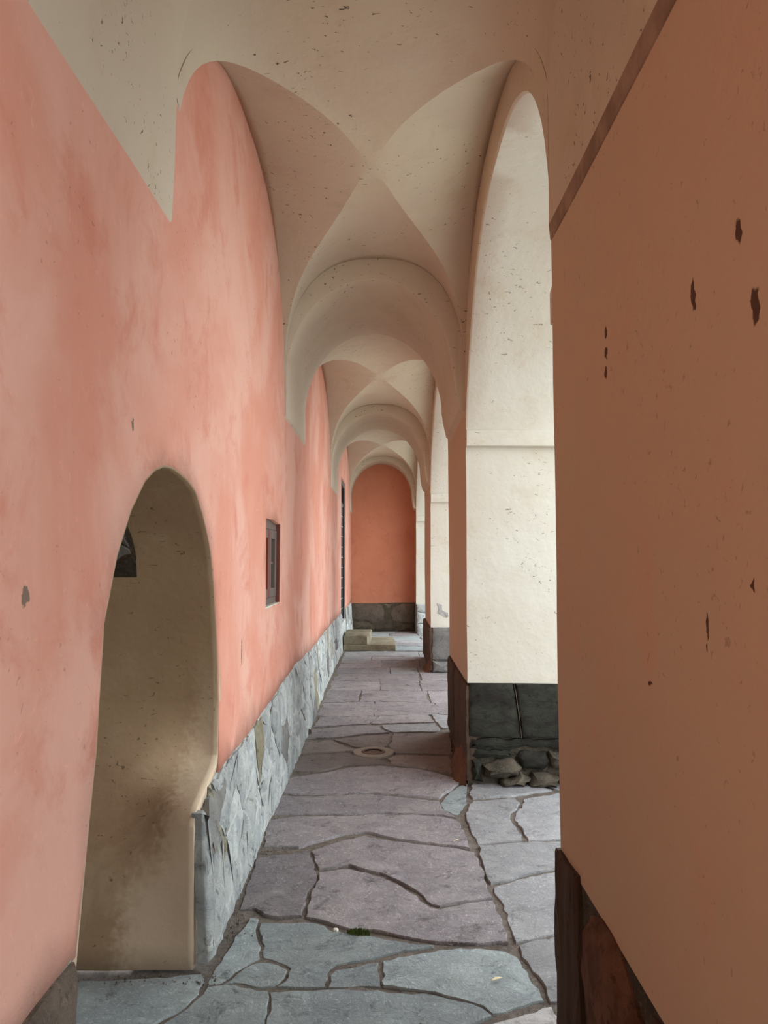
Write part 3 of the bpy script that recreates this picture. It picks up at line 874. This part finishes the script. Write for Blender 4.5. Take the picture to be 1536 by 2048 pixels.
TR = [  # traced in the photograph's pixels, laid on the floor plane
 ('b', [(-60, 1975), (60, 1965), (180, 1958), (290, 1955), (360, 1948), (403, 1946), (410, 1962), (385, 1995), (350, 2022), (300, 2052), (240, 2100), (0, 2130), (-200, 2130)]),
 ('b', [(415, 1972), (470, 1966), (500, 1972), (535, 1979), (533, 2010), (528, 2060), (520, 2130), (250, 2130), (310, 2055), (352, 2028), (388, 2000)]),
 ('b', [(540, 1981), (600, 1978), (690, 1976), (800, 1981), (870, 1986), (920, 2000), (965, 2015), (985, 2030), (940, 2048), (900, 2065), (840, 2130), (526, 2130), (535, 2060)]),
 ('b', [(500, 1832), (517, 1835), (512, 1865), (522, 1890), (519, 1913), (505, 1920), (470, 1940), (440, 1963), (415, 1967), (425, 1945), (455, 1900), (470, 1870), (490, 1850)]),
 ('b', [(523, 1845), (620, 1845), (690, 1866), (760, 1874), (820, 1885), (868, 1890), (830, 1898), (760, 1910), (700, 1922), (672, 1927), (655, 1943), (650, 1972), (600, 1973), (555, 1972), (577, 1952), (582, 1935), (560, 1921), (527, 1912), (529, 1888), (520, 1865)]),
 ('b', [(505, 1925), (525, 1920), (556, 1927), (574, 1937), (568, 1951), (545, 1969), (520, 1972), (470, 1962), (443, 1967), (475, 1945)]),
 ('b', [(672, 1936), (757, 1921), (758, 1945), (760, 1971), (700, 1971), (656, 1973), (660, 1948)]),
 ('b', [(765, 1919), (830, 1906), (880, 1896), (960, 1894), (1010, 1901), (1035, 1913), (1058, 1950), (1078, 1975), (1088, 2000), (1050, 2010), (1010, 2021), (985, 2024), (965, 2009), (920, 1994), (870, 1981), (800, 1975), (767, 1971)]),
 ('w', [(992, 2040), (1050, 2024), (1103, 2009), (1130, 2050), (1120, 2130), (880, 2130), (930, 2070)]),
 ('p', [(480, 1818), (503, 1745), (518, 1716), (600, 1706), (615, 1700), (628, 1730), (631, 1760), (613, 1790), (606, 1815), (603, 1830), (560, 1832), (530, 1830), (510, 1817)]),
 ('p', [(637, 1745), (700, 1739), (760, 1754), (795, 1769), (835, 1794), (860, 1816), (880, 1819), (930, 1809), (985, 1801), (1000, 1830), (1014, 1865), (1016, 1885), (960, 1887), (880, 1884), (820, 1876), (760, 1863), (690, 1854), (640, 1839), (612, 1833), (614, 1815), (621, 1790), (638, 1760)]),
 ('p', [(638, 1737), (622, 1702), (680, 1682), (730, 1671), (800, 1684), (860, 1691), (920, 1699), (948, 1705), (963, 1735), (973, 1770), (984, 1796), (930, 1804), (880, 1812), (863, 1808), (838, 1785), (797, 1761), (760, 1746), (700, 1731)]),
 ('p', [(536, 1640), (600, 1632), (690, 1633), (760, 1629), (840, 1630), (890, 1635), (915, 1641), (928, 1665), (940, 1697), (860, 1685), (800, 1678), (730, 1664), (690, 1667), (640, 1681), (598, 1694), (560, 1693), (528, 1694)]),
 ('p', [(550, 1608), (562, 1593), (630, 1593), (740, 1589), (878, 1601), (885, 1617), (912, 1634), (885, 1629), (760, 1624), (690, 1628), (600, 1627), (545, 1630)]),
 ('p', [(565, 1586), (578, 1556), (640, 1546), (700, 1534), (760, 1531), (830, 1538), (890, 1552), (922, 1561), (904, 1578), (878, 1596), (740, 1584), (630, 1588)]),
 ('b', [(926, 1566), (935, 1566), (932, 1588), (934, 1605), (915, 1628), (891, 1620), (881, 1605), (900, 1583)]),
 ('g', [(946, 1566), (1070, 1563), (1085, 1575), (1103, 1580), (1060, 1585), (1030, 1591), (946, 1597), (939, 1590)]),
 ('g', [(1085, 1562), (1150, 1556), (1260, 1556), (1260, 1575), (1135, 1581), (1113, 1579), (1096, 1572)]),
 ('g', [(947, 1603), (1030, 1598), (1039, 1606), (1034, 1618), (1021, 1625), (1021, 1640), (1043, 1668), (1043, 1680), (985, 1684), (956, 1687), (941, 1660), (932, 1630), (939, 1612)]),
 ('g', [(1048, 1597), (1135, 1585), (1290, 1580), (1310, 1672), (1140, 1677), (1057, 1680), (1046, 1660), (1029, 1640), (1031, 1626), (1044, 1616)]),
 ('g', [(957, 1692), (1045, 1686), (1145, 1682), (1310, 1677), (1320, 1728), (1110, 1736), (1060, 1745), (1020, 1759), (982, 1766), (970, 1745), (962, 1715)]),
 ('g', [(988, 1775), (1060, 1753), (1115, 1743), (1320, 1733), (1340, 1860), (1105, 1867), (1060, 1878), (1032, 1884), (1019, 1850), (1008, 1810), (988, 1785)]),
 ('g', [(1038, 1892), (1110, 1873), (1340, 1866), (1360, 2010), (1100, 2003), (1092, 1975), (1064, 1940), (1043, 1913)]),
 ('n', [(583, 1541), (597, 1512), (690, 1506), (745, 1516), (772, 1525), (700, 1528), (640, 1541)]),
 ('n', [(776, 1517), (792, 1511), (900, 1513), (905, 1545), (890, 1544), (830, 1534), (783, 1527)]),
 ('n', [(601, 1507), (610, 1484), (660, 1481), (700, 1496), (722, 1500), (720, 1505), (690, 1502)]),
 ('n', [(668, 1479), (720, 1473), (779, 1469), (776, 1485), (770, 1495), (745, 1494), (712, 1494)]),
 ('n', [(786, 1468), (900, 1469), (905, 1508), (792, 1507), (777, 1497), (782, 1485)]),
 ('p', [(608, 1479), (622, 1459), (700, 1452), (757, 1451), (765, 1460), (778, 1465), (720, 1469), (660, 1476)]),
 ('g', [(763, 1450), (870, 1447), (880, 1458), (872, 1463), (786, 1464), (769, 1458)]),
 ('p', [(626, 1455), (640, 1434), (756, 1432), (735, 1447), (700, 1449)]),
 ('p', [(760, 1432), (857, 1429), (868, 1444), (763, 1447), (742, 1447)]),
 ('g', [(862, 1428), (905, 1427), (910, 1454), (886, 1457), (872, 1443)]),
]
MM = {'n': 'slab_brown_shaded', 'b': 'slab_blue', 'p': 'slab_purple', 'g': 'slab_grey', 'w': 'slab_pale'}
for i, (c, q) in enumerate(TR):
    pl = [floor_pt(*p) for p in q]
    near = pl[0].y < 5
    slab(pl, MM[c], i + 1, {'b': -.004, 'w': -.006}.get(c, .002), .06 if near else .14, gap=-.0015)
# rows farther down the passage, outside the openings and behind the camera
def rows_of_slabs(y0, y1, xa, xb, joint, seed, kinds, dmin=.45, dmax=.85):
    r = random.Random(seed); y = y0; k = 0
    prev = [0, 0, 0, 0]
    while y < y1 - .2:
        d = min(r.uniform(dmin, dmax), y1 - y)
        if y1 - y - d < .3:
            d = y1 - y
        nxt = [r.uniform(-.08, .08) for _ in range(4)]
        cuts = [xa] + ([joint + r.uniform(-.06, .06)] if joint else [])
        w = (joint or xb) - xa
        if w > 1.0 and r.random() < .75:
            cuts.insert(1, xa + w * r.uniform(.35, .65))
        if joint:
            cuts += [] if xb - joint < .5 or r.random() < .3 else [joint + (xb - joint) * r.uniform(.4, .6)]
        cuts.append(xb)
        f = lambda lst, x: lst[0] + (lst[3] - lst[0]) * (x - xa) / (xb - xa) + .05 * math.sin(x * 4 + lst[1] * 40)
        for a, b in zip(cuts[:-1], cuts[1:]):
            g = .005
            sh = r.uniform(-.05, .05) if b < xb else 0
            q = [Vector((a + g, y + f(prev, a) + g)), Vector(((a + b) / 2, y + f(prev, (a + b) / 2) + g)), Vector((b - g, y + f(prev, b) + g)), Vector((b - g + sh, y + d / 2)),
                 Vector((b - g, y + d + f(nxt, b) - g)), Vector(((a + b) / 2, y + d + f(nxt, (a + b) / 2) - g)), Vector((a + g, y + d + f(nxt, a) - g))]
            slab(q, MM[r.choice(kinds)], seed * 100 + k, r.uniform(-.003, .004), .2, gap=.0)
            k += 1
        prev = nxt; y += d
rows_of_slabs(8.02, 13.55, -.74, 1.49, .47, 5, 'ppppg')
rows_of_slabs(13.6, 17.38, -.74, 1.49, .1, 6, 'ggb')
rows_of_slabs(-4.2, 2.35, -.74, 1.49, .1, 8, 'bbg', .7, 1.1)

# grit along the foot of the left wall: too small to count
mb = MB()
r3 = random.Random(5)
for _ in range(1800):
    y = 3.0 + 7.5 * r3.random() ** 1.4
    spread = .10 if y < 6 else .08
    x = -.715 + abs(r3.gauss(0, spread * .6)) - .02
    x *= 1 + 0.08 * sstep((y - 5.7) / 5.4)
    if y < 3.35:
        if r3.random() < .6:
            continue
        x = -1.25 + r3.random() * .6; y = 3.01 + abs(r3.gauss(0, .03))
    s = r3.uniform(.002, .007)
    p = [mb.pt((x + s * math.cos(a), y + s * math.sin(a), -.008)) for a in (0, 1.6, 3.1, 4.7)]
    t = mb.pt((x + r3.uniform(-.3, .3) * s, y, -.002 + s * r3.uniform(.3, .8)))
    for i in range(4):
        mb.face((p[i], p[(i + 1) % 4], t))
g = mb.build('grit', 'dirt', floor, warp=False, smooth=False, merge=0)
g['kind'] = 'stuff'

# outside ground seen by the light only
mb = MB(); mb.grid(lambda u, w: (1.6 + 28 * u, -20 + 55 * w, -.03), 6, 8)
mb.build('ground', 'gravel', None, warp=False, kind='structure')

# ------------------------------------------------------------------ things on the floor
def thing_mesh(name, poly, z0, h, m, label, cat, seed, bulge=.01, step=.08, jit=.006, ring=.02):
    c = sum(poly, Vector((0, 0))) / len(poly)
    mb = MB()
    pl = rough_outline(poly, step, jit, seed)
    lv = [(0, 0), (0, h * .8), (ring * .4, h * .96), (ring, h)]
    ids = [[mb.pt((p.x - c.x, p.y - c.y, z)) for p in inset(pl, i)] for i, z in lv]
    for a, b in zip(ids[:-1], ids[1:]):
        for i in range(len(a)):
            j = (i + 1) % len(a); mb.face((a[i], a[j], b[j], b[i]))
    ov = ids[-1]
    ct = mb.pt((0, 0, h + bulge))
    for i in range(len(ov)):
        mb.face((ov[i], ov[(i + 1) % len(ov)], ct))
    mb.face(ids[0][::-1])
    o = mb.build(name, m, None, warp=False, angle=45, label=label, cat=cat)
    o.location = (c.x, c.y, z0)
    return o
xw = XL * 1.08
thing_mesh('stone_step', [Vector(p) for p in ((xw + .05, 13.62), (.14, 13.62), (.15, 13.9), (.12, 14.95), (xw + .05, 14.95))], .005, .105, 'step_stone',
           'low long step slab lying on the paving below the dark door', 'step', 71, bulge=.002)
thing_mesh('stone_step', [Vector(p) for p in ((xw + .05, 13.66), (-.36, 13.64), (-.31, 13.78), (-.30, 14.9), (xw + .05, 14.9))], .114, .15, 'step_stone',
           'shorter thick step stone on top of the low slab, below the dark door', 'step', 72, bulge=.002)
# drain cover
dc = floor_pt(747, 1505)
dr = empty('drain_cover', (dc.x, dc.y, 0.002), label='small round rusty drain cover in a concrete ring in the dark paving', cat='drain cover')
def disc(name, r0, r1, z0, z1, m, parent, n=36):
    mb = MB()
    prof = [(r0, z0), (r1, z0), (r1, z1 - .003), (r1 - .003, z1), (r0, z1)]
    ids = [[mb.pt((a * math.cos(2 * math.pi * k / n), a * math.sin(2 * math.pi * k / n), z)) for k in range(n)] for a, z in prof]
    for a, b in zip(ids[:-1], ids[1:]):
        for k in range(n):
            mb.face((a[k], a[(k + 1) % n], b[(k + 1) % n], b[k]))
    if r0 < .002:
        mb.face(ids[-1])
    return mb.build(name, m, parent, warp=False, angle=30)
disc('concrete_ring', .101, .17, -.03, .006, 'concrete', dr)
disc('rim', .072, .098, -.03, .010, 'iron', dr)
disc('lid', .001, .066, -.03, .002, 'iron', dr)
# moss, straw, loose stone, plaster crumb
mc = floor_pt(717, 1864)
mb = MB(); r4 = random.Random(3)
for _ in range(420):
    a = r4.uniform(0, 6.28); q = r4.random() ** .5
    x, y = .052 * q * math.cos(a), .03 * q * math.sin(a)
    h = .012 * (1 - q * .7) + .004 * r4.random(); s = .0022
    t = r4.uniform(0, 6.28)
    i = [mb.pt((x + s * math.cos(t + k * 2.1), y + s * math.sin(t + k * 2.1), -.016)) for k in range(3)] + [mb.pt((x + r4.uniform(-.004, .004), y + r4.uniform(-.004, .004), h))]
    for k in range(3):
        mb.face((i[k], i[(k + 1) % 3], i[3]))
o = mb.build('moss_tuft', 'moss', None, warp=False, smooth=False, merge=0, label='small green moss tuft in the joint between purple and blue slabs', cat='moss')
o.location = (mc.x, mc.y, .002)
def straw(name, px, py, L, w, ang, label, cat):
    c = floor_pt(px, py)
    mb = MB()
    ids = []
    for k in range(7):
        t = k / 6 - .5
        hw = w * math.cos(t * 3.0) ** .8 * .5 + .0004
        z = .0035 + .004 * (1 - 4 * t * t)
        ids.append([mb.pt((t * L, -hw, z)), mb.pt((t * L, 0, z - .0012)), mb.pt((t * L, hw, z)), mb.pt((t * L, 0, z - .0028))])
    for a, b in zip(ids[:-1], ids[1:]):
        for k in range(4):
            mb.face((a[k], a[(k + 1) % 4], b[(k + 1) % 4], b[k]))
    mb.face(ids[0]); mb.face(ids[-1][::-1])
    o = mb.build(name, 'leaf', None, warp=False, label=label, cat=cat)
    o.location = (c.x, c.y, .004); o.rotation_euler = (0, 0, ang)
straw('dry_leaf', 994, 1962, .05, .013, .45, 'narrow dry yellow leaf lying on the blue grey slab', 'leaf')
straw('straw', 913, 1683, .05, .004, .8, 'thin pale straw lying on purple slab beside the long joint', 'straw')
c = floor_pt(612, 1468)
thing_mesh('loose_stone', [c + Vector((.05 * math.cos(a), .045 * math.sin(a))) for a in (0, .9, 1.9, 3.0, 4.2, 5.2)], -.008, .05, 'brown_stone', 'dark loose stone lying against the foot of the left wall', 'stone', 81, .012, .04, .004, .012)
c = floor_pt(671, 1861)
thing_mesh('plaster_crumb', [c + Vector((.013 * math.cos(a), .012 * math.sin(a))) for a in (0, .9, 1.9, 3.0, 4.2, 5.2)], -.004, .012, 'white', 'tiny white plaster crumb on the blue slab beside the moss', 'crumb', 82, .003, .02, .002, .004)
